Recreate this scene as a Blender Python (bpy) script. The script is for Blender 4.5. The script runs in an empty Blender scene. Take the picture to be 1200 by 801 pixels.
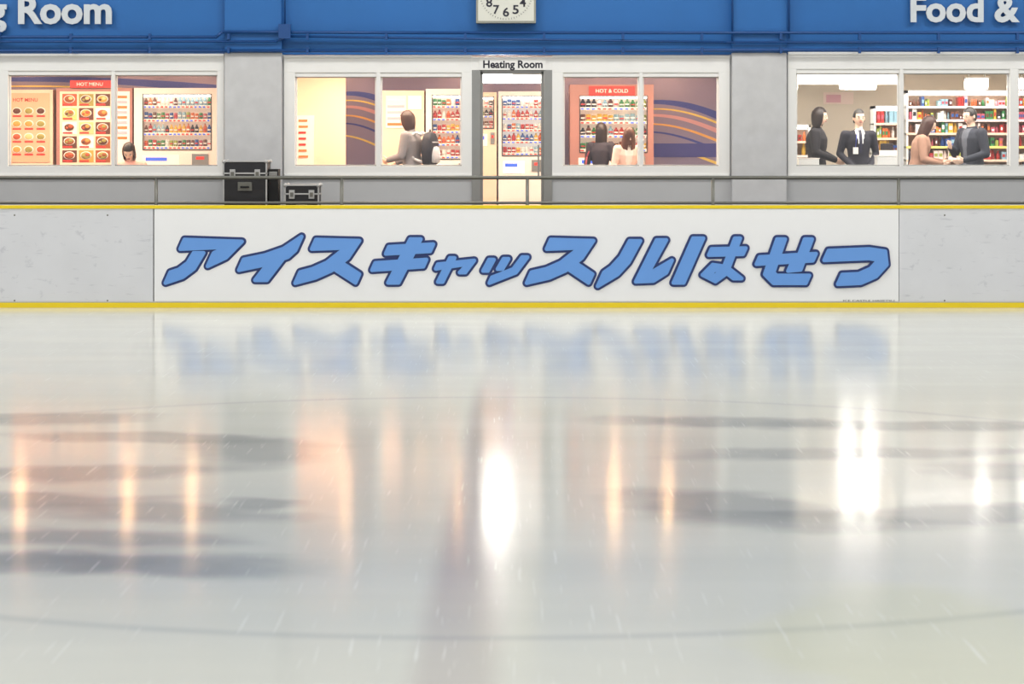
import bpy, bmesh, math, random
from mathutils import Vector, Matrix, Euler
random.seed(7)
F=2910.0; HOR=176.0; H=1.9
def X(p,Y): return (p-600.0)/F*Y
def Z(p,Y): return H-(p-HOR)/F*Y
YB=30.0; YW=32.2; FZ=0.72
sc=bpy.context.scene
sc.view_settings.view_transform='Standard'
def lin(c):
    return tuple(((v/255)/12.92 if v/255<=0.04045 else ((v/255+0.055)/1.055)**2.4) for v in c)
MATS={}
def mat(name,rgb,rough=0.5,metal=0.0,emit=0.0,var=0.06,scale=8.0,ecol=None,spec=0.5):
    if name in MATS: return MATS[name]
    m=bpy.data.materials.new(name); m.use_nodes=True
    nt=m.node_tree; b=nt.nodes['Principled BSDF']
    c=lin(rgb)
    tc=nt.nodes.new('ShaderNodeTexCoord'); n=nt.nodes.new('ShaderNodeTexNoise')
    n.inputs['Scale'].default_value=scale; n.inputs['Detail'].default_value=4
    nt.links.new(tc.outputs['Object'],n.inputs['Vector'])
    mx=nt.nodes.new('ShaderNodeMix'); mx.data_type='RGBA'
    mx.inputs[6].default_value=tuple(v*(1-var) for v in c)+(1,)
    mx.inputs[7].default_value=tuple(min(1,v*(1+var)) for v in c)+(1,)
    nt.links.new(n.outputs['Fac'],mx.inputs[0]); nt.links.new(mx.outputs[2],b.inputs['Base Color'])
    b.inputs['Roughness'].default_value=rough; b.inputs['Metallic'].default_value=metal
    b.inputs['Specular IOR Level'].default_value=spec
    if emit>0:
        b.inputs['Emission Color'].default_value=(lin(ecol) if ecol else c)+(1,)
        b.inputs['Emission Strength'].default_value=emit
    MATS[name]=m; return m

class MB:
    def __init__(s): s.bm=bmesh.new(); s.mats=[]
    def mi(s,m):
        if m not in s.mats: s.mats.append(m)
        return s.mats.index(m)
    def box(s,x0,x1,y0,y1,z0,z1,m,M=None):
        vs=[s.bm.verts.new(Vector(p) if M is None else M@Vector(p)) for p in
            [(x0,y0,z0),(x1,y0,z0),(x1,y1,z0),(x0,y1,z0),(x0,y0,z1),(x1,y0,z1),(x1,y1,z1),(x0,y1,z1)]]
        k=s.mi(m)
        for f in [(0,3,2,1),(4,5,6,7),(0,1,5,4),(1,2,6,5),(2,3,7,6),(3,0,4,7)]:
            fc=s.bm.faces.new([vs[i] for i in f]); fc.material_index=k
    def pbox(s,p0,q0,p1,q1,Y0,Y1,m,Yr=None):
        Yr=Y0 if Yr is None else Yr
        s.box(X(p0,Yr),X(p1,Yr),Y0,Y1,Z(q1,Yr),Z(q0,Yr),m)
    def poly(s,pts,m):
        f=s.bm.faces.new([s.bm.verts.new(p) for p in pts]); f.material_index=s.mi(m)
    def loft(s,rings,m,cap=True,smooth=True):
        k=s.mi(m); vr=[[s.bm.verts.new(p) for p in r] for r in rings]; n=len(vr[0])
        for a,b in zip(vr[:-1],vr[1:]):
            for i in range(n):
                f=s.bm.faces.new((a[i],a[(i+1)%n],b[(i+1)%n],b[i])); f.material_index=k; f.smooth=smooth
        if cap:
            f=s.bm.faces.new(list(reversed(vr[0]))); f.material_index=k
            f=s.bm.faces.new(vr[-1]); f.material_index=k
    def tube(s,a,b,ra,rb,m,n=12):
        a=Vector(a); b=Vector(b); d=(b-a).normalized()
        u=d.orthogonal().normalized(); v=d.cross(u)
        R=[[c+(u*math.cos(t*2*math.pi/n)+v*math.sin(t*2*math.pi/n))*r for t in range(n)] for c,r in ((a,ra),(b,rb))]
        s.loft(R,m)
    def prof(s,c,prof,m,n=8):
        c=Vector(c)
        s.loft([[c+Vector((r*math.cos(t*2*math.pi/n),r*math.sin(t*2*math.pi/n),z)) for t in range(n)] for z,r in prof],m)
    def sph(s,c,r,m,M=None,u=16,v=10):
        k=s.mi(m)
        T=Matrix.Translation(Vector(c))@(M or Matrix())@Matrix.Diagonal(Vector((r[0],r[1],r[2],1)))
        res=bmesh.ops.create_uvsphere(s.bm,u_segments=u,v_segments=v,radius=1,matrix=T)
        for vv in res['verts']:
            for f in vv.link_faces: f.material_index=k; f.smooth=True
        return res['verts']
    def mesh(s,me,M,m=None,mats=None):
        n0=len(s.bm.faces); nv=len(s.bm.verts)
        s.bm.from_mesh(me); s.bm.verts.ensure_lookup_table(); s.bm.faces.ensure_lookup_table()
        for v in s.bm.verts[nv:]: v.co=M@v.co
        for f in s.bm.faces[n0:]:
            f.material_index=s.mi(m if m else mats[f.material_index])
    def obj(s,name,bevel=0,parent=None,fixn=True):
        me=bpy.data.meshes.new(name)
        if fixn: bmesh.ops.recalc_face_normals(s.bm,faces=s.bm.faces)
        s.bm.to_mesh(me); s.bm.free()
        for m in s.mats: me.materials.append(m)
        o=bpy.data.objects.new(name,me); sc.collection.objects.link(o)
        if bevel:
            b=o.modifiers.new('bevel','BEVEL'); b.width=bevel; b.segments=2; b.limit_method='ANGLE'
        if parent: o.parent=parent
        return o
def text_mesh(t,size=1.0,offset=0.0,ext=0.0,align='CENTER'):
    cu=bpy.data.curves.new('t','FONT'); cu.body=t; cu.size=size; cu.offset=offset; cu.extrude=ext
    cu.align_x=align; cu.resolution_u=3
    o=bpy.data.objects.new('t',cu); sc.collection.objects.link(o)
    dg=bpy.context.evaluated_depsgraph_get(); me=bpy.data.meshes.new_from_object(o.evaluated_get(dg))
    bpy.data.objects.remove(o); return me
def put_text(mb,t,x,y,z,capH,width,m,offset=0.0,ext=0.0,align='CENTER'):
    """cap height metres, total width metres; z=baseline"""
    me=text_mesh(t,1.0,offset,0,align)
    xs=[v.co.x for v in me.vertices]; ys=[v.co.y for v in text_mesh('H',1,offset).vertices]
    w=max(xs)-min(xs); ch=max(ys)-min(ys); cx=(max(xs)+min(xs))/2
    if ext: me=text_mesh(t,1.0,offset,ext/(capH/ch),align)
    sx=width/w; sz=capH/ch
    M=Matrix.Translation((x,y,z))@Matrix.Rotation(math.pi/2,4,'X')@Matrix.Diagonal((sx,sz,sz,1))@Matrix.Translation((-cx,0,0))
    mb.mesh(me,M,m)

# ------------------------------------------------ materials
M_white=mat('white_aluminium',(240,239,237),0.4,var=.02)
M_grey=mat('grey_painted_wall',(188,189,191),0.7,var=.05,scale=3)
M_col=mat('grey_concrete',(202,202,204),0.75,var=.12,scale=6)
M_blue=mat('blue_painted_wall',(30,100,170),0.5,var=.07,scale=2)
M_bluep=mat('blue_pipe_paint',(22,72,134),0.4,var=.05)
M_cream=mat('upper_wall_paint',(205,208,208),0.8)
M_yel=mat('yellow_cap_plastic',(236,208,30),0.4,var=.05)
M_met=mat('brushed_metal',(160,160,158),0.35,0.7)
M_edge=mat('case_aluminium_edge',(185,185,185),0.4,0.2)
M_rail=mat('railing_steel',(118,118,112),0.4,0.4)
M_black=mat('black_laminate',(34,34,38),0.5)
M_dark=mat('dark_rubber',(20,20,22),0.7)
M_sign=mat('sign_letter_grey',(204,210,216),0.4)
M_ink=mat('sign_ink',(35,35,50),0.5)
def glass():
    m=bpy.data.materials.new('window_glass'); m.use_nodes=True; nt=m.node_tree
    for n in list(nt.nodes): nt.nodes.remove(n)
    o=nt.nodes.new('ShaderNodeOutputMaterial'); t=nt.nodes.new('ShaderNodeBsdfTransparent'); g=nt.nodes.new('ShaderNodeBsdfGlossy')
    t.inputs[0].default_value=(.97,.98,.98,1); g.inputs['Roughness'].default_value=.02
    x=nt.nodes.new('ShaderNodeMixShader'); x.inputs[0].default_value=.04
    nt.links.new(t.outputs[0],x.inputs[1]); nt.links.new(g.outputs[0],x.inputs[2]); nt.links.new(x.outputs[0],o.inputs[0]); return m
M_glass=glass()

# ------------------------------------------------ ice
def ice_mat():
    m=bpy.data.materials.new('rink_ice'); m.use_nodes=True; nt=m.node_tree; b=nt.nodes['Principled BSDF']; L=nt.links.new
    tc=nt.nodes.new('ShaderNodeTexCoord')
    def mapping(loc=(0,0,0),rot=0,scale=(1,1,1),vt='POINT',src=None):
        k=nt.nodes.new('ShaderNodeMapping'); k.vector_type=vt
        k.inputs['Location'].default_value=loc; k.inputs['Rotation'].default_value=(0,0,rot); k.inputs['Scale'].default_value=scale
        L(src or tc.outputs['Object'],k.inputs[0]); return k.outputs[0]
    def noise(vec,scale,detail=4):
        k=nt.nodes.new('ShaderNodeTexNoise'); k.inputs['Scale'].default_value=scale; k.inputs['Detail'].default_value=detail
        L(vec,k.inputs['Vector']); return k
    def math_(op,a,b_=None):
        k=nt.nodes.new('ShaderNodeMath'); k.operation=op
        for i,v in enumerate((a,b_)):
            if v is None: continue
            if isinstance(v,(int,float)): k.inputs[i].default_value=v
            else: L(v,k.inputs[i])
        return k.outputs[0]
    def mr(v,a,b2,c,d):
        k=nt.nodes.new('ShaderNodeMapRange'); k.interpolation_type='SMOOTHSTEP'; L(v,k.inputs[0])
        for i,q in enumerate((a,b2,c,d)): k.inputs[i+1].default_value=q
        return k.outputs[0]
    def length(vec):
        k=nt.nodes.new('ShaderNodeVectorMath'); k.operation='LENGTH'; L(vec,k.inputs[0]); return k.outputs['Value']
    nd=noise(mapping(scale=(1,1,1)),1.2,3)
    sub=nt.nodes.new('ShaderNodeVectorMath'); sub.operation='SUBTRACT'; L(nd.outputs['Color'],sub.inputs[0]); sub.inputs[1].default_value=(.5,.5,.5)
    scl=nt.nodes.new('ShaderNodeVectorMath'); scl.operation='SCALE'; L(sub.outputs[0],scl.inputs[0]); scl.inputs['Scale'].default_value=.75
    add=nt.nodes.new('ShaderNodeVectorMath'); add.operation='ADD'; L(tc.outputs['Object'],add.inputs[0]); L(scl.outputs[0],add.inputs[1])
    D=add.outputs[0]
    col=None
    n1=noise(mapping(scale=(.25,1.2,1)),1.2,5)
    cr=nt.nodes.new('ShaderNodeMix'); cr.data_type='RGBA'
    cr.inputs[6].default_value=lin((216,218,212))+(1,); cr.inputs[7].default_value=lin((234,234,227))+(1,)
    L(n1.outputs['Fac'],cr.inputs[0]); col=cr.outputs[2]
    def paint(mask,rgb,op):
        nonlocal col
        k=nt.nodes.new('ShaderNodeMix'); k.data_type='RGBA'; L(math_('MULTIPLY',mask,op),k.inputs[0]); L(col,k.inputs[6]); k.inputs[7].default_value=lin(rgb)+(1,)
        col=k.outputs[2]
    def ell(pxc,pyc,rx,ry,rot=0,soft=.5):
        Y=F*H/(pyc-HOR); return mr(length(mapping((X(pxc,Y),Y,0),rot,(rx,ry,1),'TEXTURE',D)),1-soft,1+soft*.6,1,0)
    # broad faint tone of the painted logos, then the individual brush strokes
    paint(ell(90,600,1.9,2.6,.1,.7),(150,156,162),.3)
    paint(ell(1040,560,2.3,2.2,-.1,.7),(160,166,172),.25)
    logo=[(50,490,.8,.4,.15),(170,512,1.0,.35,-.2),(305,527,.55,.8,.3),(110,552,1.0,.38,.15),(50,585,.7,.33,0),(190,600,.8,.3,-.25),
          (90,630,.85,.33,-.2),(185,662,.8,.36,-.25),(40,662,.6,.35,0),(305,590,.2,.3,.4),
          (860,495,1.0,.4,-.25),(1080,498,1.1,.32,-.1),(1010,530,1.2,.3,.1),(850,590,.5,.7,.6),(960,612,.85,.4,-.2),(1110,602,1.0,.34,.1),(1180,550,.5,.5,0)]
    for a in logo: paint(ell(*a),(98,106,116),.55)
    # centre red line (slightly skew to the lens axis)
    P1=Vector((X(580,19.5),19.5)); P2=Vector((X(532,9.0),9.0)); d=(P1-P2).normalized(); ang=math.atan2(d.y,d.x)-math.pi/2
    mp=mapping((P2.x,P2.y,0),ang,(1,1,1),'TEXTURE')
    sx=nt.nodes.new('ShaderNodeSeparateXYZ'); L(mp,sx.inputs[0])
    lm=mr(math_('ABSOLUTE',sx.outputs[0]),.08,.22,1,0)
    lm=math_('MULTIPLY',lm,mr(sx.outputs[1],9.5,13,1,.1)); lm=math_('MULTIPLY',lm,mr(sx.outputs[1],0,3.5,.6,1))  # far-end fade puts the reflection wash-out into the paint colour
    paint(lm,(150,116,124),.5)
    # centre circle line
    cy=14.4; ln=length(mapping((-.12,cy,0),0,(1,1,1),'TEXTURE'))
    paint(mr(math_('ABSOLUTE',math_('SUBTRACT',ln,4.72)),.0,.1,1,0),(135,143,158),.24)
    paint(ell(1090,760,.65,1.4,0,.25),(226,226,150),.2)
    for rot,sc_ in ((.5,1.0),(-.9,1.3),(1.9,.8),(2.6,1.1)):
        w=noise(mapping((0,0,0),rot,(14*sc_,.35,1)),3.0,2); paint(mr(w.outputs['Fac'],.68,.75,0,1),(250,252,250),.5)
    sp=noise(mapping(scale=(1,1,1)),45,2); paint(mr(sp.outputs['Fac'],.70,.76,0,1),(250,252,250),.5)
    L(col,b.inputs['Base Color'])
    r=noise(mapping(scale=(.3,1.0,1)),.9,3); L(mr(r.outputs['Fac'],.3,.7,.115,.15),b.inputs['Roughness'])
    b.inputs['IOR'].default_value=1.31; b.inputs['Specular IOR Level'].default_value=.43
    bn=noise(mapping(scale=(1.2,1.8,1)),2.0,2); bp=nt.nodes.new('ShaderNodeBump'); bp.inputs['Strength'].default_value=.1; bp.inputs['Distance'].default_value=.004
    L(bn.outputs['Fac'],bp.inputs['Height']); L(bp.outputs[0],b.inputs['Normal'])
    return m
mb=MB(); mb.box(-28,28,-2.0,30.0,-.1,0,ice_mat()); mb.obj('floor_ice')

# ------------------------------------------------ boards
def board_mat():
    m=mat('scuffed_board_plastic',(214,215,220),0.45,var=.08,scale=2); nt=m.node_tree; b=nt.nodes['Principled BSDF']; L=nt.links.new
    src=b.inputs['Base Color'].links[0].from_socket; tc=nt.nodes.new('ShaderNodeTexCoord')
    for rot,th,sz,sc3 in ((.35,.61,7,2.2),(-.6,.62,7,2.6),(.1,.60,1.4,5)):
        mp=nt.nodes.new('ShaderNodeMapping'); mp.inputs['Rotation'].default_value=(0,rot,0); mp.inputs['Scale'].default_value=(1.2,1,sz); L(tc.outputs['Object'],mp.inputs[0])
        n=nt.nodes.new('ShaderNodeTexNoise'); n.inputs['Scale'].default_value=sc3; n.inputs['Detail'].default_value=8; n.inputs['Roughness'].default_value=.6; L(mp.outputs[0],n.inputs['Vector'])
        r=nt.nodes.new('ShaderNodeMapRange'); r.inputs[1].default_value=th; r.inputs[2].default_value=th+.08; r.inputs[4].default_value=.4; L(n.outputs['Fac'],r.inputs[0])
        k=nt.nodes.new('ShaderNodeMix'); k.data_type='RGBA'; L(r.outputs[0],k.inputs[0]); L(src,k.inputs[6]); k.inputs[7].default_value=lin((168,170,180))+(1,); src=k.outputs[2]
    L(src,b.inputs['Base Color']); return m
MBd=board_mat()
M_ban=mat('banner_vinyl_white',(238,238,240),0.45,var=.01)
mb=MB()
seams=[-1400,-692,180,1053,1925,2700]
for a,b in zip(seams[:-1],seams[1:]):
    mb.box(X(a,YB)+.006,X(b,YB)-.006,YB,YB+.1,0.075,1.20,MBd)
    mb.box(X(a,YB)-.02,X(a,YB)+.02,YB+.03,YB+.16,0,1.2,M_rail)
mb.box(-24,22,YB-.012,YB+.13,1.195,1.235,M_yel)
mb.box(-24,22,YB-.015,YB+.1,0.0,.06,M_yel)
mb.box(-24,22,YB-.004,YB+.1,.06,.076,M_grey)
for p in range(-1400,2700,109):
    for q in (352,252):
        if 185<p<1050: continue
        mb.tube((X(p,YB),YB-.004,Z(q,YB)),(X(p,YB),YB+.02,Z(q,YB)),.012,.012,M_rail,8)
mb.obj('rink_boards',.006)
# banner with lettering
M_lb=mat('lettering_light_blue',(102,154,224),0.45,var=.02); M_db=mat('lettering_dark_blue',(42,60,118),0.45,var=.02)
G=[ # ア
 ([(214,286),(275,286),(262,297),(247,304)],15),([(233,296),(224,311),(212,320),(197,325)],14),
 # イ
 ([(350,285),(335,296),(312,304),(283,310)],15),([(326,302),(306,328)],15),
 # ス
 ([(368,286),(413,286),(404,298),(386,312),(368,320),(349,325)],15),([(391,308),(419,326)],15),
 # キ
 ([(454,293),(506,290)],12),([(438,312),(498,308)],12),([(487,280),(461,331)],15),
 # ャ
 ([(512,312),(552,307),(542,319)],9),([(530,302),(516,330)],9),
 # ッ
 ([(576,304),(569,317)],9),([(593,303),(586,315)],9),([(615,301),(603,317),(575,328)],9),
 # ス
 ([(643,286),(687,286),(678,298),(660,312),(642,320),(620,325)],15),([(665,308),(692,326)],15),
 # ル
 ([(744,282),(732,304),(720,317),(704,327)],15),([(775,281),(752,325),(764,324),(784,312)],14),
 # は
 ([(818,279),(795,331)],15),([(832,295),(872,294)],11),([(864,279),(849,318),(838,326),(828,321),(836,313),(850,315),(864,326)],10),
 # せ
 ([(888,305),(954,301)],12),([(947,280),(935,312),(925,313)],12),([(915,280),(901,320),(908,327),(946,327)],13),
 # つ
 ([(968,299),(1018,297),(1032,299),(1033,308),(1023,319),(1007,326),(984,327)],15)]
mb=MB(); mb.box(X(181,YB),X(1053,YB),YB-.004,YB-.0005,.078,1.193,M_ban)
RR=2.0
def strokes(extra,base,m):
    k=0; s=YB/F
    def W(p,y): return (X(p[0],YB),y,Z(p[1],YB))
    for pts,w in G:
        P=[Vector(p) for p in pts]; hw=w/2-RR; n=len(P); Lf=[];Rt=[]
        for i in range(n):
            d0=(P[i]-P[i-1]).normalized() if i else None; d1=(P[i+1]-P[i]).normalized() if i<n-1 else None
            if d0 is None or d1 is None:
                d=d1 or d0; nr=Vector((-d.y,d.x))
                if abs(d.x)>abs(d.y)*1.3: c=Vector((-.45,1)).normalized()
                else: c=Vector((1,0))
                if c.dot(nr)<0: c=-c
                o=c*min(hw/max(c.dot(nr),.5),hw*1.6)
            else:
                nn=Vector((-d0.y,d0.x))+Vector((-d1.y,d1.x)); nn.normalize(); o=nn*min(hw/max(nn.dot(Vector((-d0.y,d0.x))),.4),hw*1.7)
            Lf.append(P[i]+o); Rt.append(P[i]-o)
        r=RR+extra
        for i in range(n-1):
            q=[Lf[i],Lf[i+1],Rt[i+1],Rt[i]]
            k+=1; y=base-k*.00002; mb.poly([W(p,y) for p in q],m)
            for a,b in zip(q,q[1:]+q[:1]):
                d=(b-a)
                if d.length<.01: continue
                nr=Vector((-d.y,d.x)).normalized()*r; k+=1; y=base-k*.00002
                mb.poly([W(p,y) for p in (a+nr,b+nr,b-nr,a-nr)],m)
            for a in q:
                k+=1; y=base-k*.00002
                mb.poly([W(a+Vector((math.cos(t*math.pi/8),math.sin(t*math.pi/8)))*r,y) for t in range(16)],m)
strokes(3.0,YB-.006,M_db); strokes(.3,YB-.022,M_lb)
put_text(mb,'ICE CASTLE HASETSU',X(1018,YB),YB-.006,Z(353,YB),.02,.62,M_ink)
mb.obj('advertising_banner',fixn=False)

# ------------------------------------------------ walkway + inner floor
M_floor=mat('walkway_rubber_floor',(95,98,104),0.8)
mb=MB(); mb.box(-24,22,YB+.2,39.5,FZ-.15,FZ,M_floor); mb.box(-24,22,YB+.2,YB+.35,0,FZ-.15,M_floor); mb.obj('floor_walkway')
# railing
YR=30.9; mb=MB()
def tubeh(q,r,m=M_rail): mb.tube((-20,YR,Z(q,YR)),(19,YR,Z(q,YR)),r,r,m)
tubeh(208,.024); tubeh(237.5,.018)
mb.box(-20,19,YR-.02,YR+.02,FZ+.1,FZ+.14,M_rail)
for i in range(-7,11):
    p=183+217.5*i; x=X(p,YR)
    mb.tube((x,YR,FZ),(x,YR,Z(208,YR)),.022,.022,M_rail); mb.tube((x,YR,FZ),(x,YR,FZ+.012),.06,.06,M_rail)
mb.obj('handrail')

# ------------------------------------------------ back wall (holes for windows)
mb=MB(); T=.2
zt=Z(64,YW); zs=Z(205,YW)
def wb(p0,p1,z0,z1,m,y0=YW,y1=YW+T): mb.box(X(p0,YW),X(p1,YW),y0,y1,z0,z1,m)
wb(-1500,262,FZ,zs,M_grey); wb(333,553,FZ,zs,M_grey); wb(647,855,FZ,zs,M_grey); wb(923,2500,FZ,zs,M_grey)
wb(-1500,-130,zs,zt,M_grey); wb(1330,2500,zs,zt,M_grey)
wb(262,333,FZ,zt,M_grey); wb(855,923,FZ,zt,M_grey)
wb(-1500,2500,zt,4.3,M_blue); wb(-1500,2500,4.3,9.2,M_cream)
mb.obj('wall_back')
mb=MB()
for a,b in ((264,331),(857,921),(-329,-262),(1450,1517)):
    wb(a,b,FZ,Z(62,YW),M_col,YW-.1,YW); wb(a,b,Z(62,YW),4.3,M_blue,YW-.1,YW)
    wb(a+1,b-1,4.3,9.2,M_cream,YW-.1,YW)
mb.obj('wall_pilasters',.01)
# sill ledge
mb=MB()
for a,b in ((-130,262),(333,553),(647,855),(923,1330)):
    mb.pbox(a,204,b,207.5,YW-.05,YW-.001,M_white)
mb.obj('trim_sill',.004)

# windows
def window(name,xs,p0,p1,top,glassb=None):
    mb=MB(); yf=YW-.03
    mb.pbox(p0,top,p1,top+18,yf,YW+.14,M_white,YW)     # header fascia
    mb.pbox(p0,top-2,p1,top+1,yf-.02,YW,M_white,YW)
    mb.pbox(p0,top+17,p1,top+23,yf+.02,YW+.12,M_white,YW)
    mb.pbox(p0,194.5,p1,204,yf,YW+.14,M_white,YW)
    mb.pbox(p0,193,p1,195,yf+.03,YW+.1,M_met,YW)
    for a,b in xs: mb.pbox(a,top+18,b,195,yf,YW+.14,M_white,YW)
    for (a,b),(c,d) in zip(xs[:-1],xs[1:]):
        mb.pbox(b,top+21,c,195,YW+.06,YW+.066,M_glass,YW)
        mb.pbox(b,top+22,b+1.8,194,YW+.045,YW+.08,M_white,YW); mb.pbox(c-1.8,top+22,c,194,YW+.045,YW+.08,M_white,YW)
        mb.pbox(b,top+22,c,top+24,YW+.045,YW+.08,M_met,YW)
    mb.obj(name,.004)
window('window_1',[(-130,-118),(0,10),(131,135),(255,263)],-130,263,65)
window('window_2',[(333,346),(441,446),(541,553)],333,553,67)
window('window_3',[(647,660),(749,753),(842,855)],647,855,67)
window('window_4',[(923,933),(1054,1058),(1183,1193),(1320,1330)],923,1330,63)
# door
mb=MB(); yf=YW-.03
mb.pbox(553,67,647,82,yf,YW+.14,M_white,YW)
for a,b in ((553,563),(637,647)): mb.box(X(a,YW),X(b,YW),yf,YW+.14,FZ,Z(82,YW),M_met)
for a,b in ((563,566),(634,637)): mb.box(X(a,YW),X(b,YW),YW+.03,YW+.08,FZ+.01,Z(84,YW),M_met)
mb.box(X(563,YW),X(637,YW),YW+.03,YW+.08,Z(84,YW)-.03,Z(82,YW),M_met)
mb.box(X(563,YW),X(637,YW),YW+.03,YW+.08,FZ+.01,FZ+.14,M_met)
mb.box(X(566,YW),X(634,YW),YW+.05,YW+.056,FZ+.14,Z(84,YW)-.03,M_glass)
mb.box(X(630,YW),X(632,YW),YW-.0,YW+.03,FZ+.85,FZ+1.25,M_met)
mb.box(X(566,YW),X(634,YW),YW+.046,YW+.05,Z(208,YW),Z(206,YW),M_white)
mb.obj('door_1',.004)
mb=MB(); mb.pbox(562,68,640,82,YW-.05,YW-.031,M_white,YW)
put_text(mb,'Heating Room',X(601,YW),YW-.053,Z(79.5,YW),.10,.77,M_ink,.03); mb.obj('heating_room_sign')
# wall letters
mb=MB(); put_text(mb,'Heating Room',X(132,YW)-1.46,YW-.06,Z(27,YW),.37,2.92,M_sign,.032,.02); mb.obj('heating_room_wall_lettering')
mb=MB(); put_text(mb,'Food & Drink',X(1066,YW)+1.33,YW-.06,Z(25,YW),.35,2.66,M_sign,.032,.02); mb.obj('food_and_drink_wall_lettering')
# pipes
mb=MB()
def pipe(pts,r,Y=YW-.15):
    P=[Vector((X(a,YW),Y,Z(b,YW))) for a,b in pts]
    for a,b in zip(P[:-1],P[1:]): mb.tube(a,b,r,r,M_bluep,8)
    for a in P: mb.sph(a,(r,r,r),M_bluep,u=8,v=6)
pipe([(-600,44),(255,44),(262,38),(500,39),(1800,39)],.02)
pipe([(-600,50),(325,49),(340,43),(850,50),(1800,50)],.016)
pipe([(-600,60),(262,60),(1800,58)],.022)
pipe([(857,-120),(857,50)],.014); pipe([(923,-120),(923,45)],.014)
pipe([(335,-120),(335,36)],.012)
mb.pbox(328,29,342,46,YW-.2,YW-.101,M_bluep,YW); mb.pbox(-8,38,4,46,YW-.2,YW-.101,M_bluep,YW)
for p in range(-560,1790,92):
    for q in (44,60): mb.pbox(p,q-4,p+3,q+3,YW-.18,YW-.101,M_bluep,YW)
mb.obj('conduit_pipes')
# clock
mb=MB(); M_cf=mat('clock_face',(212,212,203),0.4,var=.01); M_cr=mat('clock_frame',(150,150,140),0.4)
cx,cz=X(593,YW),Z(-7,YW); h=.385
mb.box(cx-h,cx+h,YW-.2,YW-.001,cz-h,cz+h,M_cr); mb.box(cx-h+.025,cx+h-.025,YW-.206,YW-.19,cz-h+.025,cz+h-.025,M_cf)
for n in range(1,13):
    t=math.radians(90-30*n); put_text(mb,str(n),cx+.25*math.cos(t),YW-.21,cz+.25*math.sin(t)-.05,.115,.08 if n<10 else .14,M_ink,.02)
for n in range(60):
    t=math.radians(6*n); r1=.345; a=Vector((cx+r1*math.cos(t),YW-.208,cz+r1*math.sin(t))); b=Vector((cx+(r1-.02)*math.cos(t),YW-.208,cz+(r1-.02)*math.sin(t))); mb.tube(a,b,.003,.003,M_ink,4)
for t,l,w in ((math.radians(50),.17,.012),(math.radians(120),.25,.008)):
    mb.tube((cx,YW-.215,cz),(cx+l*math.cos(t),YW-.215,cz+l*math.sin(t)),w,w*.6,M_ink,6)
mb.obj('wall_clock')
# flight cases
def road_case(name,p0,p1,q,Y,dep,lid=.72):
    mb=MB(); x0,x1,z1=X(p0,Y),X(p1,Y),Z(q,Y); z0=FZ+.1
    mb.box(x0+.01,x1-.01,Y+.01,Y+dep-.01,z0+.01,z1-.01,M_black)
    e=.02
    for x in (x0,x1-e):
        for y in (Y,Y+dep-e): mb.box(x,x+e,y,y+e,z0,z1,M_edge)
    for z in (z0,z1-e,z0+(z1-z0)*lid):
        for y in (Y,Y+dep-e): mb.box(x0,x1,y,y+e,z,z+e,M_edge)
        for x in (x0,x1-e): mb.box(x,x+e,Y,Y+dep,z,z+e,M_edge)
    w=(x1-x0); zc=z0+(z1-z0)*lid
    for fx in (.22,.78): mb.box(x0+w*fx-.035,x0+w*fx+.035,Y-.012,Y+.01,zc-.05,zc+.06,M_edge); mb.box(x0+w*fx-.02,x0+w*fx+.02,Y-.02,Y-.012,zc-.025,zc+.03,M_rail)
    zh=zc-.16
    mb.box(x0+w*.34,x0+w*.66,Y-.008,Y+.01,zh-.05,zh+.06,M_rail); mb.tube((x0+w*.4,Y-.025,zh),(x0+w*.6,Y-.025,zh),.012,.012,M_dark,8)
    for x in (x0,x1):
        for y in (Y,Y+dep):
            for z in (z0,z1): mb.sph((x+(.012 if x==x0 else -.012),y+(.012 if y==Y else -.012),z+(.012 if z==z0 else -.012)),(.028,.028,.028),M_edge,u=8,v=6)
    for x in (x0+.07,x1-.07):
        for y in (Y+.07,Y+dep-.07): mb.tube((x-.015,y,FZ+.05),(x+.015,y,FZ+.05),.05,.05,M_dark,12); mb.box(x-.03,x+.03,y-.03,y+.03,FZ+.08,z0,M_met)
    mb.obj(name,.003)
road_case('equipment_road_case',261,313,188,31.2,.5,.82)
road_case('equipment_road_case',333,374,216,31.25,.4,.8)
mb=MB(); Y=31.3; mb.box(X(314.5,Y),X(326,Y),Y,Y+.3,FZ,Z(198,Y),M_dark); mb.box(X(315,Y),X(325,Y),Y-.01,Y,Z(206,Y),Z(201,Y),M_met); mb.obj('trolley_speaker',.02)

# ------------------------------------------------ inner rooms
M_in=mat('warm_interior_wall',(250,214,190),0.8,var=.03); M_pur=mat('purple_interior_wall',(152,148,188),0.7,var=.04)
M_inW=mat('shop_interior_wall',(236,228,214),0.8,var=.02); M_ceil=mat('interior_ceiling',(225,215,205),0.9)
YI=YW+T; YBK=35.6; ZC=3.12
mb=MB(); mb.box(X(-160,YW),X(298,YW)-.03,YBK,YBK+.1,FZ,ZC,M_pur); mb.box(X(298,YW)+.03,X(889,YW)-.03,YBK,YBK+.1,FZ,ZC,M_pur); mb.obj('wall_heating_room_back')
mb=MB(); mb.box(X(889,YW)+.03,X(1360,YW),38.6,38.7,FZ,ZC+.2,M_inW); mb.obj('wall_shop_back')
for i,(p,y1,m) in enumerate(((-160,YBK,M_in),(298,YBK,M_in),(889,38.6,M_inW),(1360,38.6,M_inW))):
    mb=MB(); x=X(p,YW); mb.box(x-.03,x+.03,YI,y1,FZ,ZC,m); mb.obj('wall_partition_%d'%(i+1))
mb=MB(); mb.box(X(-160,YW),X(889,YW),YI,YBK+.1,ZC,ZC+.06,M_ceil); mb.obj('ceiling_heating_room')
mb=MB(); mb.box(X(889,YW),X(1360,YW),YI,38.7,ZC,ZC+.06,M_ceil); mb.obj('ceiling_shop')
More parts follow.
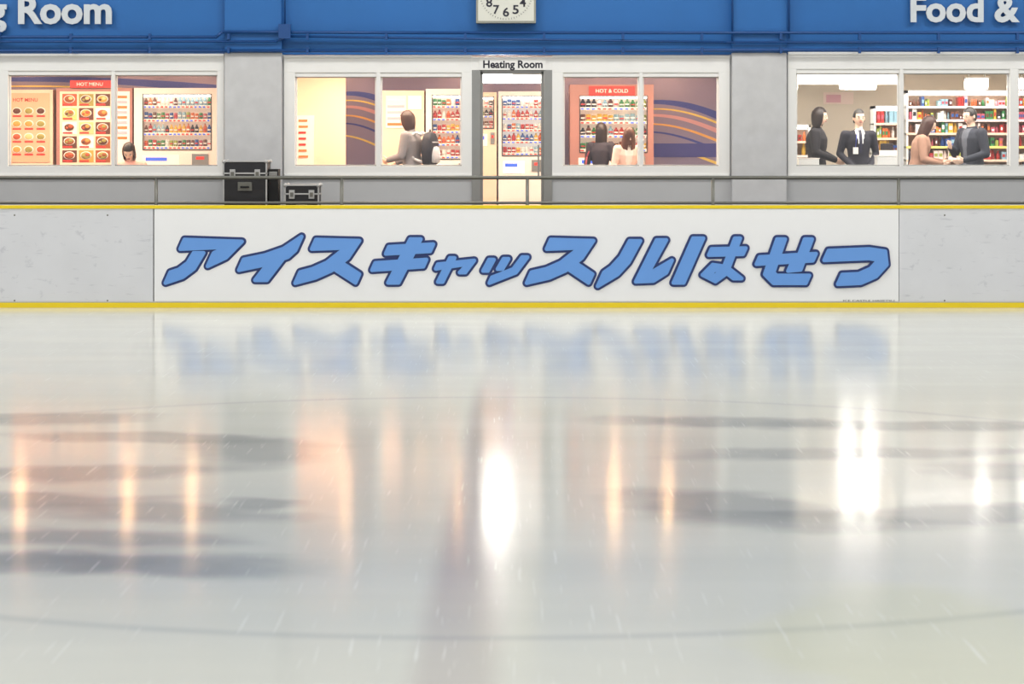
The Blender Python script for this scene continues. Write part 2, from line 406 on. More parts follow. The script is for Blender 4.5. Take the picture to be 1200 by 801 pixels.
# decorative wall stripes
M_sy=mat('stripe_yellow',(252,228,130),.6); M_sb=mat('stripe_blue',(66,84,180),.6); M_sp=mat('stripe_pink',(226,176,190),.6); M_so=mat('stripe_orange',(250,196,120),.6)
def stripes(name,p0,p1,q0,dirn,Y=YBK-.004):
    mb=MB()
    for k,(m,off,w) in enumerate(((M_sb,0,.08),(M_sy,.13,.025),(M_sp,.22,.05),(M_so,.36,.03),(M_sb,.48,.03),(M_sy,.66,.03))):
        n=16; prev=None
        for i in range(n+1):
            t=i/n; x=X(p0+(p1-p0)*t,Y); z=Z(q0,Y)-off+dirn*.35*(t**1.6)+.05*math.sin(t*3+off*2); w2=w*(.6+.9*t)
            cur=((x,Y-k*.0006,z),(x,Y-k*.0006,z-w2))
            if prev: mb.poly([prev[0],prev[1],cur[1],cur[0]],m)
            prev=cur
    mb.obj(name)
stripes('wall_stripe_graphic',400,470,108,-.6); stripes('wall_stripe_graphic',755,850,118,-.6)
mb=MB(); mb.pbox(700,168,850,184,YBK-.01,YBK-.004,mat('stripe_navy',(74,82,168),.6)); mb.obj('wall_dado_panel')
stripes('wall_stripe_graphic',-40,262,92,-.3)
# peach partition seen in window_2 left
mb=MB(); mb.pbox(330,88,405,175,34.2,34.26,M_in); mb.box(X(330,34.2),X(405,34.2),34.2,34.26,FZ,Z(175,34.2),M_in); mb.obj('wall_partition_5')
M_post=mat('poster_paper',(250,232,225),.6,var=.03); M_red=mat('sign_red',(205,50,45),.5); M_or=mat('sign_orange',(240,120,60),.5)
mb=MB(); mb.pbox(347,135,368,193,34.15,34.19,M_post)
for i in range(7): mb.pbox(350,140+i*7,350+random.uniform(8,15),142.5+i*7,34.14,34.15,random.choice([M_or,M_sp,M_red]),34.15)
mb.obj('notice_poster')

PAL=[mat('pkg_%d'%i,c,.35,var=.02,emit=.08) for i,c in enumerate([(175,45,40),(225,222,215),(45,80,145),(55,125,70),(215,170,60),(105,60,40),(205,105,50),(40,36,42),(140,175,190),(180,85,100),(150,160,70),(90,40,35)])]
M_vw=mat('vending_body_white',(244,234,228),.4,var=.02); M_vc=mat('vending_body_cream',(246,212,188),.4,var=.02)
M_vb=mat('vending_body_maroon',(170,120,112),.4,var=.02)
M_lit=mat('display_backlight',(252,228,210),.6,emit=.4,ecol=(255,226,202)); M_litw=mat('display_backlight_cool',(255,250,245),.6,emit=.45)
M_tube=mat('fluorescent_tube',(255,250,240),.5,emit=5)
M_btn=mat('vending_button',(230,60,50),.4,emit=.3); M_btb=mat('vending_button_blue',(70,110,230),.4,emit=.3); M_slot=mat('vending_slot',(50,45,50),.4)
def vending(name,p0,p1,q,Y,disp,rows,cols,body,lit,pal,dep=.72,header=None):
    mb=MB(); x0,x1,z1=X(p0,Y),X(p1,Y),Z(q,Y); yb=Y+dep
    a0,b0,a1,b1=disp; dx0,dx1,dz0,dz1=X(a0,Y),X(a1,Y),Z(b1,Y),Z(b0,Y)
    mb.box(x0,x1,Y+.16,yb,FZ+.05,z1,body)
    mb.box(x0,dx0,Y,Y+.16,FZ+.05,z1,body); mb.box(dx1,x1,Y,Y+.16,FZ+.05,z1,body)
    mb.box(dx0,dx1,Y,Y+.16,dz1,z1,body); mb.box(dx0,dx1,Y,Y+.16,FZ+.05,dz0,body)
    mb.box(dx0,dx1,Y+.15,Y+.16,dz0,dz1,lit)
    e=.012
    for a,b,c,d in ((dx0-e,dx0,dz0-e,dz1+e),(dx1,dx1+e,dz0-e,dz1+e),(dx0,dx1,dz1,dz1+e),(dx0,dx1,dz0-e,dz0)): mb.box(a,b,Y-.008,Y+.01,c,d,M_slot)
    for xx in (x0+.08,x1-.08):
        for yy in (Y+.1,yb-.1): mb.tube((xx,yy,FZ),(xx,yy,FZ+.05),.03,.03,M_slot,8)
    rh=(dz1-dz0)/rows
    for r in range(rows):
        zb=dz0+r*rh+rh*.24
        mb.box(dx0,dx1,Y+.02,Y+.15,zb-.012,zb,M_vw)
        mb.box(dx0,dx1,Y+.01,Y+.02,zb-rh*.22,zb-.012,M_vw)
        ph=rh*.68; cw=(dx1-dx0)/cols; pr=min(cw*.46,.036)
        run=random.choice(pal); 
        for c in range(cols):
            if random.random()<.6: run=random.choice(pal)
            xx=dx0+cw*(c+.5); yy=Y+.08; hh=ph*random.uniform(.75,1)
            if r%2: mb.prof((xx,yy,zb),[(0,pr),(hh*.62,pr),(hh*.8,pr*.45),(hh,pr*.42)],run)
            else: mb.prof((xx,yy,zb),[(0,pr*.9),(hh*.05,pr),(hh*.72,pr),(hh*.78,pr*.85)],run)
            mb.box(xx-pr*.8,xx+pr*.8,yy-pr-.002,yy-pr*.8,zb+hh*.25,zb+hh*.42,M_vw if (c+r)%3 else M_red)
            mb.box(xx-cw*.4,xx+cw*.15,Y+.004,Y+.01,zb-rh*.18,zb-rh*.08,M_btb if (c//3+r)%2 else M_btn)
    w=x1-x0
    mb.box(dx0,dx1,Y+.01,Y+.03,dz1-.03,dz1,M_tube)
    mb.box(x0+w*.15,x1-w*.15,Y-.02,Y,FZ+.22,FZ+.4,M_slot)       # pickup flap
    mb.box(x1-w*.3,x1-w*.1,Y-.012,Y,dz0-.22,dz0-.06,M_met); mb.box(x1-w*.25,x1-w*.15,Y-.016,Y-.012,dz0-.14,dz0-.1,M_btn)
    mb.box(x0+w*.1,x0+w*.55,Y-.006,Y,dz0-.25,dz0-.08,lit); mb.box(x0+w*.14,x0+w*.4,Y-.009,Y-.006,dz0-.16,dz0-.11,M_btb)
    mb.box(dx0,dx1,Y+.001,Y+.005,dz0,dz1,M_glass)
    if header:
        a,b,c,d,m=header; mb.pbox(a,b,c,d,Y-.03,Y+.1,m,Y)
        put_text(mb,'HOT & COLD',X((a+c)/2,Y),Y-.034,Z(d-3.5,Y),.05,(X(c,Y)-X(a,Y))*.7,M_vw,.01)
    mb.obj(name,.004)
YV=34.4
vending('drinks_vending_machine',157,254,103,YV,(168,111,247,175),4,16,M_vw,M_lit,PAL)
vending('drinks_vending_machine',499,554,104,YV,(507,112,549,186),5,8,M_vw,M_lit,[PAL[i] for i in (3,0,1,2,6,4)])
vending('drinks_vending_machine',584,640,107,YV,(589,113,636,182),5,9,M_vw,M_litw,[PAL[i] for i in (0,1,2,6,8,4,1)])
vending('snack_vending_machine',668,766,99,YV,(680,113,758,178),4,12,M_vb,M_lit,PAL,header=(690,101,744,112,M_red))
vending('cup_vending_machine',558,582,108,YV,(562,114,578,150),3,3,M_vc,M_lit,PAL,dep=.6)
# cream machine behind backpack person
mb=MB(); Y=YV; mb.box(X(447,Y),X(497,Y),Y,Y+.7,FZ,Z(106,Y),M_vc)
mb.pbox(452,112,476,150,Y-.01,Y,M_post); mb.pbox(478,112,494,128,Y-.01,Y,M_lit); mb.box(X(455,Y),X(490,Y),Y-.02,Y,FZ+.25,FZ+.5,M_slot)
for i in range(5): mb.pbox(454,116+i*7,474,119+i*7,Y-.015,Y-.01,random.choice([M_or,M_sp,M_vw]))
mb.obj('ice_cream_vending_machine',.01)
# hot menu machine
FD=[mat('food_%d'%i,c,.6,emit=.08) for i,c in enumerate([(150,80,40),(210,150,70),(150,140,70),(180,80,45),(225,190,130),(90,50,35)])]
mb=MB(); Y=YV; x0,x1=X(66,Y),X(155,Y); mb.box(x0,x1,Y,Y+.75,FZ+.04,Z(103,Y),M_vb); mb.box(x0+.05,x1-.05,Y+.05,Y+.7,FZ,FZ+.04,M_slot)
mb.pbox(70,107,131,193,Y-.012,Y,M_vc); mb.pbox(135,107,152,193,Y-.012,Y,M_vw)
for r in range(5):
    for c in range(3):
        a=73+c*19.5; b=110+r*16.5; mb.pbox(a,b,a+17,b+14,Y-.018,Y-.012,random.choice(FD+[M_lit,M_post,M_so]))
        xc,zc=X(a+8.5,Y),Z(b+6,Y)
        mb.sph((xc,Y-.02,zc),(.08,.012,.055),M_vw,u=14,v=8); mb.sph((xc,Y-.028,zc),(.068,.012,.047),random.choice(FD),u=12,v=8); mb.sph((xc+.02,Y-.034,zc+.01),(.035,.012,.025),random.choice(FD),u=8,v=6); mb.sph((xc-.03,Y-.034,zc-.01),(.022,.012,.018),random.choice(FD),u=8,v=6)
        mb.pbox(a+1,b+11.5,a+12,b+13.5,Y-.022,Y-.018,M_red,Y)
for r in range(9): mb.pbox(138,112+r*6,149,115+r*6,Y-.018,Y-.012,M_sp if r%2 else M_or,Y)
mb.box(x0+.15,x1-.35,Y-.03,Y,FZ+.2,FZ+.45,M_slot)
mb.obj('hot_food_vending_machine',.004)
mb=MB(); mb.pbox(82,94,130,102.8,YV-.05,YV+.02,M_red); put_text(mb,'HOT MENU',X(106,YV),YV-.055,Z(100.5,YV),.045,.36,M_vw,.01); mb.obj('vending_header_sign')
mb=MB(); Y=YV+.1; mb.box(X(8,Y),X(62,Y),Y,Y+.6,FZ,Z(105,Y),M_vc); mb.pbox(12,109,58,190,Y-.012,Y,mat('poster_orange',(242,176,144),.6))
put_text(mb,'HOT MENU',X(30,Y),Y-.016,Z(119,Y),.05,.34,M_red,.01)
for r in range(4):
    for c in range(3):
        mb.sph((X(20+c*14,Y),Y-.018,Z(130+r*15,Y)),(.065,.01,.05),M_vw,u=12,v=8); mb.sph((X(20+c*14,Y),Y-.026,Z(130+r*15,Y)),(.055,.01,.04),random.choice(FD),u=12,v=8)
        mb.pbox(15+c*14,135+r*15,25+c*14,137+r*15,Y-.016,Y-.012,M_red,Y)
mb.obj('menu_display_cabinet',.004)
vending('drinks_vending_machine',-98,-4,104,YV,(-88,111,-12,175),4,11,M_vw,M_lit,PAL)
# lamps
M_lamp=mat('lamp_diffuser_white',(255,252,245),.5,emit=6)
M_lamp2=mat('shop_panel_diffuser',(255,248,238),.5,emit=4)
M_hot=mat('lamp_tube_white',(255,252,245),.5,emit=90)
M_hot2=mat('lamp_tube_shop',(255,250,240),.5,emit=75)
M_glintw=mat('glint_bulb_warm',(255,214,160),.5,emit=110,ecol=(255,198,138))
mb=MB(); Y=33.1; mb.box(X(566,Y),X(634,Y),Y,Y+.25,Z(97,Y),Z(88,Y),M_lamp); mb.box(X(564,Y),X(636,Y),Y-.01,Y+.27,Z(88,Y),ZC,M_white); mb.tube((X(567,Y),Y-.02,Z(91,Y)),(X(597,Y),Y-.02,Z(91,Y)),.035,.035,M_hot,12); mb.obj('ceiling_lamp')
for p in (24,150,225,405,540,655,720,783):  # bulbs added for warm glints on the ice, hidden behind the window header
    mb=MB(); Y=35.1; x=X(p,Y); mb.tube((x,Y,ZC),(x,Y,ZC-.04),.055,.06,M_white,14); mb.sph((x,Y,ZC-.06),(.045,.045,.05),M_glintw,u=12,v=8); mb.obj('added_glint_bulb')
for p,Y in ((1005,36.0),(1145,36.0),(1245,36.0)):
    mb=MB(); x=X(p,Y); mb.box(x-.3,x+.3,Y-.5,Y+.5,ZC-.06,ZC,M_white); mb.box(x-.27,x+.27,Y-.47,Y+.47,ZC-.08,ZC-.06,M_lamp2); mb.obj('ceiling_light_panel')
for p,w in ((1006,.25),(1145,.15),(1193,.07),(930,.04)):
    mb=MB(); Y=37.6; x=X(p,Y); z=2.92; mb.tube((x-w,Y,z),(x+w,Y,z),.045,.045,M_hot2,12); mb.box(x-w-.03,x+w+.03,Y+.06,Y+.1,z-.1,z+.09,M_white); mb.box(x-w-.03,x+w+.03,Y-.06,Y+.1,z+.06,z+.09,M_white)
    for sx in (-1,1): mb.tube((x+sx*w*.8,Y+.03,z+.09),(x+sx*w*.8,Y+.03,ZC),.01,.01,M_white,6)
    mb.obj('pendant_tube_lamp')
# shop
mb=MB(); Y=33.6; mb.box(X(889,YW)+.05,X(1052,Y),Y,Y+.08,Z(99,Y),ZC,M_inW); put_text(mb,'CONVENIENCE SHOP',X(979,Y),Y-.005,Z(96,Y),.06,.9,M_grey); mb.obj('convenience_shop_sign')
def shelf(name,p0,p1,q,Y,rows,dep=.4):
    mb=MB(); x0,x1,z1=X(p0,Y),X(p1,Y),Z(q,Y)
    mb.box(x0,x1,Y+dep-.03,Y+dep,FZ,z1,M_vc); mb.box(x0,x0+.03,Y,Y+dep,FZ,z1,M_white); mb.box(x1-.03,x1,Y,Y+dep,FZ,z1,M_white)
    mb.box(x0,x1,Y,Y+dep,z1-.04,z1,M_white); mb.box(x0+.05,x1-.05,Y+.03,Y+.07,z1-.07,z1-.04,M_tube)
    rh=(z1-.1-FZ)/rows
    for r in range(rows):
        zb=FZ+.06+r*rh; mb.box(x0,x1,Y,Y+dep,zb-.02,zb,M_inW); mb.box(x0,x1,Y-.008,Y,zb-.025,zb+.008,random.choice([M_sp,M_post,M_vc,M_sy]))
        x=x0+.05
        while x<x1-.1:
            if random.random()<.08: x+=random.uniform(.05,.12)
            w=random.uniform(.03,.075); n=random.randint(1,3); m=random.choice(PAL+[PAL[0],PAL[6],PAL[1],PAL[9],M_sp,M_or,M_post]); hh=rh*random.uniform(.45,.9); m2=random.choice(PAL+[M_post,M_white])
            for i in range(n):
                if x+w>x1-.05: break
                k=random.random()
                if k<.5: mb.box(x,x+w*.9,Y+.03,Y+.25,zb,zb+hh,m); mb.box(x+w*.12,x+w*.78,Y+.025,Y+.03,zb+hh*.35,zb+hh*.7,m2)
                elif k<.8: mb.prof((x+w/2,Y+.1,zb),[(0,w*.42),(hh*.6,w*.42),(hh*.8,w*.2),(hh,w*.2)],m)
                else:
                    mb.box(x,x+w*.9,Y+.03,Y+.2,zb,zb+hh*.8,m); mb.box(x+w*.2,x+w*.7,Y+.025,Y+.03,zb+hh*.3,zb+hh*.55,M_white)
                x+=w
            x+=.008
    mb.obj(name)
shelf('shop_shelf',1062,1240,106,36.4,10); shelf('shop_shelf',1024,1058,124,36.2,8); shelf('shop_shelf',1243,1330,104,36.0,9)
shelf('shop_shelf',905,950,146,36.6,7)
mb=MB(); Y=38.58; mb.pbox(965,108,1000,122,Y-.02,Y,M_post); mb.pbox(968,111,985,120,Y-.03,Y-.02,M_sp,Y); mb.obj('shop_poster')
mb=MB(); Y=34.5; mb.box(X(1020,Y),X(1058,Y),Y,Y+.6,FZ,Z(186,Y),M_inW); mb.box(X(1018,Y),X(1060,Y),Y-.03,Y+.63,Z(186,Y),Z(184,Y),M_white); mb.obj('shop_counter',.005)
mb=MB(); Y=34.7; mb.pbox(1030,176,1052,183.8,Y,Y+.3,M_vw); mb.pbox(1033,168,1048,176,Y+.1,Y+.13,M_slot,Y); mb.pbox(1039,175,1042,177,Y+.1,Y+.14,M_slot,Y); mb.obj('cash_register',.005)
for a,b,q in ((936,960,186),(1028,1052,183)):
    mb=MB(); Y=32.6; mb.box(X(a,Y),X(b,Y),Y,Y+.25,FZ,Z(q,Y),M_white); mb.box(X(a-1,Y),X(b+1,Y),Y-.01,Y+.26,Z(q,Y),Z(q-1,Y),M_vw); mb.obj('display_stand',.005)

# ------------------------------------------------ people
def applied(bm,voxel,it):
    me=bpy.data.meshes.new('tmp'); bm.to_mesh(me); bm.free()
    o=bpy.data.objects.new('tmp',me); sc.collection.objects.link(o)
    r=o.modifiers.new('r','REMESH'); r.mode='VOXEL'; r.voxel_size=voxel
    s=o.modifiers.new('s','SMOOTH'); s.iterations=it; s.factor=.5
    dg=bpy.context.evaluated_depsgraph_get(); out=bpy.data.meshes.new_from_object(o.evaluated_get(dg))
    bpy.data.objects.remove(o); return out
def capsule(mb,a,b,ra,rb,m,n=12):
    mb.tube(a,b,ra,rb,m,n); mb.sph(a,(ra,)*3,m,u=n,v=8); mb.sph(b,(rb,)*3,m,u=n,v=8)
M_tmp=mat('tmp_skin',(200,160,140))
def hand_mesh():
    mb=MB(); m=M_tmp
    mb.sph((0,0,-.05),(.016,.04,.05),m); capsule(mb,(0,0,.01),(0,0,-.04),.022,.024,m)
    for i,(y,l) in enumerate(((-.03,.068),(-.011,.078),(.009,.072),(.028,.056))):
        a=Vector((0,y,-.085)); p=a; ang=.15
        for k,f in enumerate((.42,.33,.25)):
            ang+=.28; q=p+Vector((-math.sin(ang),0,-math.cos(ang)))*l*f; capsule(mb,p,q,.0085-.0008*k,.008-.0008*k,m,8); p=q
    p=Vector((0,-.03,-.03)); q=p+Vector((-.012,-.028,-.028)); r=q+Vector((-.012,-.008,-.03))
    capsule(mb,p,q,.013,.010,m,8); capsule(mb,q,r,.010,.008,m,8)
    return applied(mb.bm,.0045,2)
HAND=hand_mesh()
def person(name,px_,Y,rotz,height,top,pants,hair,style='short',lean=0,pitch=0,yaw=0,larm=None,rarm=None,seat=None,female=False,suit=False,skin=(242,204,180),bulk=1.0,coat=0.78,inner=None,bag=None):
    s=height/1.7; Mtop=mat(name+'_top_%d_%d_%d'%top,top,.8,var=.14,scale=14); Mp=mat('trousers_%d_%d_%d'%pants,pants,.8)
    Ms=mat('skin_%d'%skin[0],skin,.5,var=.03); Mh=mat('hair_%d_%d_%d'%hair,hair,.45,var=.2,scale=60); Msh=mat('shoe_dark',(30,28,28),.4); Mw=mat('shirt_white',(240,240,240),.7); Mt=mat('tie_dark',(35,35,60),.5); Mlip=mat('lips',(180,95,90),.5); Me=mat('eye_dark',(25,18,15),.2); Mew=mat('eye_white',(235,232,228),.3)
    piv=Vector((0,0,.95)); R=Matrix.Rotation(lean,3,'X')
    Minn=mat('inner_%d_%d_%d'%inner,inner,.8) if inner else None
    def U(p):
        p=Vector(p); return R@(p-piv)+piv if p.z>.95 else p
    sw=.165 if female else .185
    mb=MB(); m=M_tmp
    rings=[(.80,.13,.10),(.88,.165,.12),(.98,.155,.115),(1.08,.14,.105),(1.20,.158,.115),(1.30,.172,.12),(1.38,.155,.1),(1.43,.09,.07)]
    if female: rings=[(z,rx*.93,ry*(1.05 if 1.15<z<1.35 else .95)) for z,rx,ry in rings]
    rr=[]
    for z,rx,ry in rings:
        c=U((0,0,z)); Rl=R if z>.95 else Matrix.Identity(3)
        rr.append([c+Rl@Vector((rx*bulk*math.cos(t*math.pi/10),ry*bulk*math.sin(t*math.pi/10),0)) for t in range(20)])
    mb.loft(rr,m)
    bones=[]
    def limb(pts,rad,lab):
        for i in range(len(pts)-1):
            capsule(mb,pts[i],pts[i+1],rad[i],rad[i+1],m); bones.append((Vector(pts[i]),Vector(pts[i+1]),lab[i]))
    nk=U((0,-.01,1.44))
    limb([U((0,0,1.38)),nk,U((0,-.015,1.54))],[.06,.055,.05],['top','skin'])
    hands=[]
    for sd,arm in ((-1,larm),(1,rarm)):
        sh=U((sd*sw,0,1.37)); arm=arm or ((sd*(sw+.05),.02,1.10),(sd*(sw+.04),-.06,.86))
        el,wr=Vector(arm[0]),Vector(arm[1])
        limb([U((sd*.06,0,1.36)),sh,el,wr],[.06,.064*bulk,.048*bulk,.036*bulk],['top','top','top'])
        hands.append((sd,wr,(wr-el).normalized()))
        if seat is None:
            limb([(sd*.09,0,.88),(sd*.10,-.015,.48),(sd*.105,.02,.09)],[.088,.06,.045],['pants','pants'])
            ft=(sd*.105,.03)
        else:
            limb([(sd*.09,0,.88),(sd*.12,-.42,.90),(sd*.12,-.42,.90-.42)],[.09,.068,.05],['pants','pants']); ft=(sd*.12,-.40)
        fz=.05 if seat is None else .44
        capsule(mb,(ft[0],ft[1],fz),(ft[0]+sd*.02,ft[1]-.17,fz-.012),.046,.036,m); bones.append((Vector((ft[0],ft[1],fz)),Vector((ft[0]+sd*.02,ft[1]-.17,fz-.01)),'shoe'))
    bones.append((Vector((0,0,.85)),U((0,0,1.36)),'torso'))
    body=applied(mb.bm,.014,4)
    T=Matrix.Translation((X(px_,Y),Y,FZ))@Matrix.Rotation(rotz,4,'Z')@Matrix.Scale(s,4)
    if seat: T=Matrix.Translation((X(px_,Y),Y,FZ-.39*s))@Matrix.Rotation(rotz,4,'Z')@Matrix.Scale(s,4)
    out=MB(); mats={'top':Mtop,'pants':Mp,'skin':Ms,'shoe':Msh,'torso':Mtop}
    out.bm.from_mesh(body)
    Ri=R.inverted()
    def dseg(p,a,b):
        ab=b-a; t=max(0,min(1,(p-a).dot(ab)/ab.length_squared)); return (a+ab*t-p).length
    for f in out.bm.faces:
        c=f.calc_center_median(); best=min(bones,key=lambda q:dseg(c,q[0],q[1])-(.08 if q[2]=='torso' else .03 if q[2] =='top' else 0)); lab=best[2]
        if lab=='torso' and c.z<coat: lab='pants'
        if lab=='pants' and c.z>coat and seat is None: lab='top'
        mm=mats[lab]
        q=Ri@(c-piv)+piv
        if suit and lab in('top','torso','skin') and q.y<-.03 and 1.12<q.z<1.47:
            wv=(q.z-1.12)*.21
            if abs(q.x)<wv: mm=Mw
            if abs(q.x)<.019 and q.z<1.44: mm=Mt
        elif Minn and lab in ('top','torso') and q.y<-.03 and abs(q.x)<.03+max(0,q.z-1.1)*.12 and q.z<1.45: mm=Minn
        elif q.z>1.452 and lab=='top': mm=Ms
        f.material_index=out.mi(mm); f.smooth=True
    for v in out.bm.verts: v.co=T@v.co
    for sd,wr,d in hands:
        q=Vector((0,0,-1)).rotation_difference(d).to_matrix().to_4x4()
        Mx=T@Matrix.Translation(wr)@q@Matrix.Diagonal((sd,1,1,1))@Matrix.Scale(1.05,4)
        n0=len(out.bm.faces); out.mesh(HAND,Mx,Ms)
        out.bm.faces.ensure_lookup_table()
        for f in out.bm.faces[n0:]: f.smooth=True
        out.tube(T@(wr-d*.03),T@(wr+d*.012),.038*s,.037*s,Mtop)
    if not suit:   # collar
        out.tube(T@U((0,0,1.415)),T@U((0,-.008,1.462)),.082*s*(.9 if female else 1),.066*s*(.9 if female else 1),Mtop,16)
    if bag:
        Mb=mat('bag_%d_%d_%d'%bag,bag,.6)
        bx=.2*bulk; rg=[]
        for z,k in ((.80,.8),(.82,1),(.98,.95),(1.02,.7)):
            rg.append([T@Vector((bx+.02+.045*k*math.cos(t*math.pi/8),.03+.13*k*math.sin(t*math.pi/8),z)) for t in range(16)])
        out.loft(rg,Mb)
        st=[(bx+.02,-.06,1.0),(bx-.0,-.07,1.2),(sw*.8,-.02,1.425),(bx,.09,1.2),(bx+.02,.11,1.0)]
        for a,b in zip(st[:-1],st[1:]): out.tube(T@Vector(a),T@Vector(b),.012,.012,Mb,8)
    # head
    HM=T@Matrix.Translation(nk+Vector((0,0,.04)))@Matrix.Rotation(yaw,4,'Z')@Matrix.Rotation(pitch+lean*.5,4,'X')@Matrix.Translation((0,-.018,.115))
    vs=out.sph((0,0,0),(.076,.095,.115),Ms,u=24,v=18)
    for v in vs:
        x,y,z=v.co
        if z<0: k=1+z/.115*.32; x*=k; y=y*(1+z/.115*.18) - (.012*(-z/.115) if y<0 else -.0)
        if y<-.07 and .01<z<.03: y-=.004
        if y<-.06 and -.005<z<.012 and abs(x)>.015: y+=.006
        v.co=HM@Vector((x,y,z))
    def hs(c,r,mm,rot=None):
        for v in out.sph((0,0,0),(1,1,1),mm,u=10,v=8):
            v.co=HM@(Vector(c)+(rot or Matrix.Identity(3))@Vector((v.co.x*r[0],v.co.y*r[1],v.co.z*r[2])))
    hs((0,-.098,-.022),(.012,.016,.012),Ms); hs((0,-.094,-.006),(.008,.012,.024),Ms)
    hs((0,-.088,-.056),(.024,.009,.007),Mlip)
    for sx in(-1,1):
        hs((sx*.03,-.082,.002),(.014,.009,.007),Mew); hs((sx*.03,-.089,.002),(.0065,.004,.0065),Me); hs((sx*.031,-.088,.022),(.018,.006,.004),Mh); hs((sx*.077,.005,-.008),(.009,.018,.028),Ms)
    # hair
    vs=out.sph((0,0,0),(1,1,1),Mh,u=28,v=20); kill=[]
    Ln={'short':.0,'bob':.09,'long':.26,'cover':.30}[style]
    for v in vs:
        x,y,z=v.co
        front=(y<-.35) and (z<(.5 if style!='cover' else .0)) and abs(x)<(.8 if style!='cover' else .22)
        side=(style=='short' and z<.05 and y<.2)
        low=(style=='short' and z<-.55)
        if front or side or low: kill.append(v)
        jag=.003*math.sin(x*37+y*23)+.002*math.sin(y*51)
        if style=='short': q=Vector((x*.083,y*.102+.006,z*.120+.004))
        else: q=Vector((x*(.088+jag),y*(.106+jag)+.006,z*.124+.006))
        if z<0 and Ln: 
            q.z-=(-z)**.6*Ln; q.x*=1+.12*(-z); q.y=q.y*(1-.25*(-z)) + (.01 if style!='cover' else -.035)*(-z)
            if style=='cover': q.x*=1+.5*(-z)**.5
            if z<-.85: q.x*=1.6; q.y*=1.4
        v.co=HM@q
    ks=set(kill); fs=[f for f in {f for v in vs for f in v.link_faces} if all(v in ks for v in f.verts)]
    bmesh.ops.delete(out.bm,geom=fs,context='FACES')
    o=out.obj(name); return o,T,R,piv
deg=math.radians
person('seated_woman',154,33.3,0,1.72,(240,180,165),(50,50,70),(35,22,20),'bob',lean=.25,pitch=.55,larm=((-.24,-.12,1.10),(-.10,-.34,1.05)),rarm=((.24,-.12,1.10),(.10,-.34,1.07)),seat=.45,female=True)
mb=MB(); Y=33.3; x=X(154,Y); M_st=mat('stool_vinyl',(120,60,50),.5)
mb.tube((x,Y+.02,FZ+.36),(x,Y+.02,FZ+.40),.19,.19,M_st,20); 
for t in range(4):
    a=t*math.pi/2+.78; mb.tube((x+.13*math.cos(a),Y+.02+.13*math.sin(a),FZ+.36),(x+.19*math.cos(a),Y+.02+.19*math.sin(a),FZ),.012,.012,M_met,8)
mb.obj('stool')
person('woman_with_backpack',483,33.3,deg(-112),1.70,(130,126,130),(50,48,55),(50,28,25),'bob',lean=.05,pitch=.15,female=True,bulk=1.15,larm=((-.22,-.06,1.1),(-.14,-.28,1.02)),rarm=((.22,-.06,1.1),(.14,-.28,1.05)))
def backpack(px_,Y,rot,z0):
    mb=MB(); Mk=mat('backpack_black',(34,34,46),.7); Mg=mat('backpack_grey',(200,200,205),.7)
    rings=[]
    for z,w,d in ((0,.10,.05),(.02,.14,.075),(.2,.15,.09),(.34,.14,.08),(.42,.10,.055),(.44,.05,.03)):
        rings.append([Vector((w*(abs(math.cos(t))**.5)*(1 if math.cos(t)>0 else -1),d*(abs(math.sin(t))**.5)*(1 if math.sin(t)>0 else -1),z)) for t in [k*math.pi/12 for k in range(24)]])
    mb.loft(rings,Mk)
    mb.loft([[Vector((p.x*.75,p.y*.5+.075,p.z*.5+.03)) for p in r] for r in rings],Mg)
    mb.box(-.1,.1,.075,.088,.3,.315,Mg)
    for sx in (-1,1):
        pts=[(sx*.08,-.07,.40),(sx*.10,-.16,.44),(sx*.11,-.28,.36),(sx*.12,-.29,.2),(sx*.13,-.17,.08),(sx*.11,-.06,.04)]
        for a,b in zip(pts[:-1],pts[1:]): mb.tube(a,b,.018,.018,Mg,8)
    mb.tube((-.03,0,.44),(0,0,.48),.008,.008,Mk,6); mb.tube((.03,0,.44),(0,0,.48),.008,.008,Mk,6)
    T=Matrix.Translation((X(px_,Y),Y,z0))@Matrix.Rotation(rot,4,'Z')
    for v in mb.bm.verts: v.co=T@v.co
    mb.obj('backpack')
backpack(483+21,33.3-.08,deg(-112),FZ+.98)
person('girl_in_dark_coat',704,33.75,deg(160),1.54,(46,40,52),(40,40,50),(34,22,22),'long',female=True,bulk=.95,bag=(150,60,70))
person('long_haired_woman',734,33.1,deg(10),1.50,(250,210,195),(60,60,80),(92,52,40),'cover',lean=.25,pitch=.3,female=True,larm=((-.22,-.1,1.08),(-.1,-.32,1.05)),rarm=((.22,-.1,1.08),(.1,-.32,1.05)),inner=(250,235,225))
person('woman_in_black_coat',957,33.75,deg(75),1.75,(34,32,38),(30,30,36),(32,22,22),'bob',female=True,bulk=1.15,coat=.5,pitch=.1,larm=((-.22,-.02,1.12),(-.14,-.26,1.02)),rarm=((.22,-.02,1.12),(.12,-.24,1.02)),bag=(70,46,40))
person('man_in_suit',1006,33.4,deg(8),1.72,(34,34,46),(32,32,44),(26,22,22),'short',suit=True,coat=.8,larm=((-.25,.03,1.12),(-.10,-.16,.93)),rarm=((.25,.03,1.12),(.10,-.17,.93)))
mb=MB(); Y=33.4; x=X(1001,Y); mb.box(x-.035,x+.035,Y-.15,Y-.143,FZ+1.13,FZ+1.22,M_white); mb.tube((x,Y-.14,FZ+1.22),(x+.02,Y-.12,FZ+1.42),.004,.004,M_sb,6); mb.obj('name_badge')
person('woman_in_beige_coat',1074,33.7,deg(80),1.66,(176,136,116),(80,60,60),(62,36,30),'long',female=True,lean=.2,pitch=.3,bulk=1.1,larm=((-.22,-.1,1.08),(-.12,-.34,1.02)),rarm=((.22,-.1,1.08),(.12,-.34,1.05)),bag=(60,50,60))
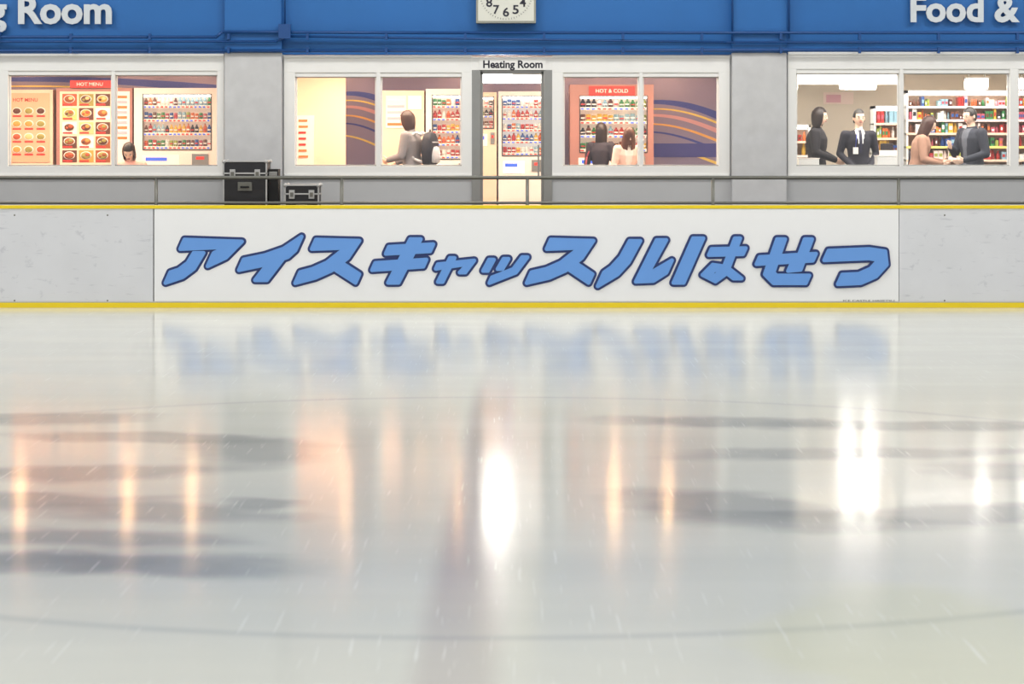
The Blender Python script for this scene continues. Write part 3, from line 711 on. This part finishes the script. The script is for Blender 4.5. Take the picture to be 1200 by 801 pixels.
person('man_in_dark_jacket',1139,33.5,deg(-58),1.75,(42,46,58),(40,42,50),(30,26,26),'short',bulk=1.18,coat=.78,pitch=.1,larm=((-.26,-.06,1.1),(-.10,-.28,1.18)),rarm=((.27,.0,1.1),(.14,-.25,1.02)),inner=(100,104,114))

# ------------------------------------------------ hall ceiling and lights
mb=MB(); mb.box(-28,28,-2,YW+.2,9.2,9.3,M_cream)
for y in range(2,32,5): mb.box(-28,28,y-.12,y+.12,8.9,9.2,M_white)
mb.obj('ceiling')
def area(name,loc,sx,sy,e,col=(1,1,1),rot=(0,0,0)):
    l=bpy.data.lights.new(name,'AREA'); l.shape='RECTANGLE'; l.size=sx; l.size_y=sy; l.energy=e; l.color=col
    o=bpy.data.objects.new(name,l); o.location=loc; o.rotation_euler=rot; sc.collection.objects.link(o); return o
for y in (5,14,23):
    for x in (-14,-5,5,14): area('hall_light',(x,y,8.7),5,1.2,172,(1,.985,.95))
for x in (-9,0,9): area('hall_wall_light',(x,27.5,7.5),5,.8,205,(1,.985,.95),(deg(35),0,0))
warm=(1,.74,.53)
area('room_light',(X(60,YW),33.1,3.09),3.2,1.0,145,warm); area('room_light',(X(440,YW),33.1,3.09),2,1.0,108,warm); area('room_light',(X(740,YW),33.1,3.09),2,1.0,108,warm)
area('shop_light',(X(1110,YW),33.1,3.09),4,.8,120,(1,.91,.82)); area('shop_light',(X(1110,YW),35.6,3.09),4,1,110,(1,.94,.87))
w=bpy.data.worlds.new('World'); sc.world=w; w.use_nodes=True
w.node_tree.nodes['Background'].inputs[0].default_value=(.91,.9,.9,1); w.node_tree.nodes['Background'].inputs[1].default_value=.73
# camera
cd=bpy.data.cameras.new('camera'); cam=bpy.data.objects.new('camera',cd); sc.collection.objects.link(cam)
cam.location=(0,0,H); cam.rotation_euler=(math.pi/2,0,0); cd.sensor_width=36; cd.lens=F/1200*36
cd.shift_y=-(400.5-HOR)/1200; cd.clip_end=200
cd.dof.use_dof=True; cd.dof.focus_distance=31; cd.dof.aperture_fstop=4
sc.camera=cam
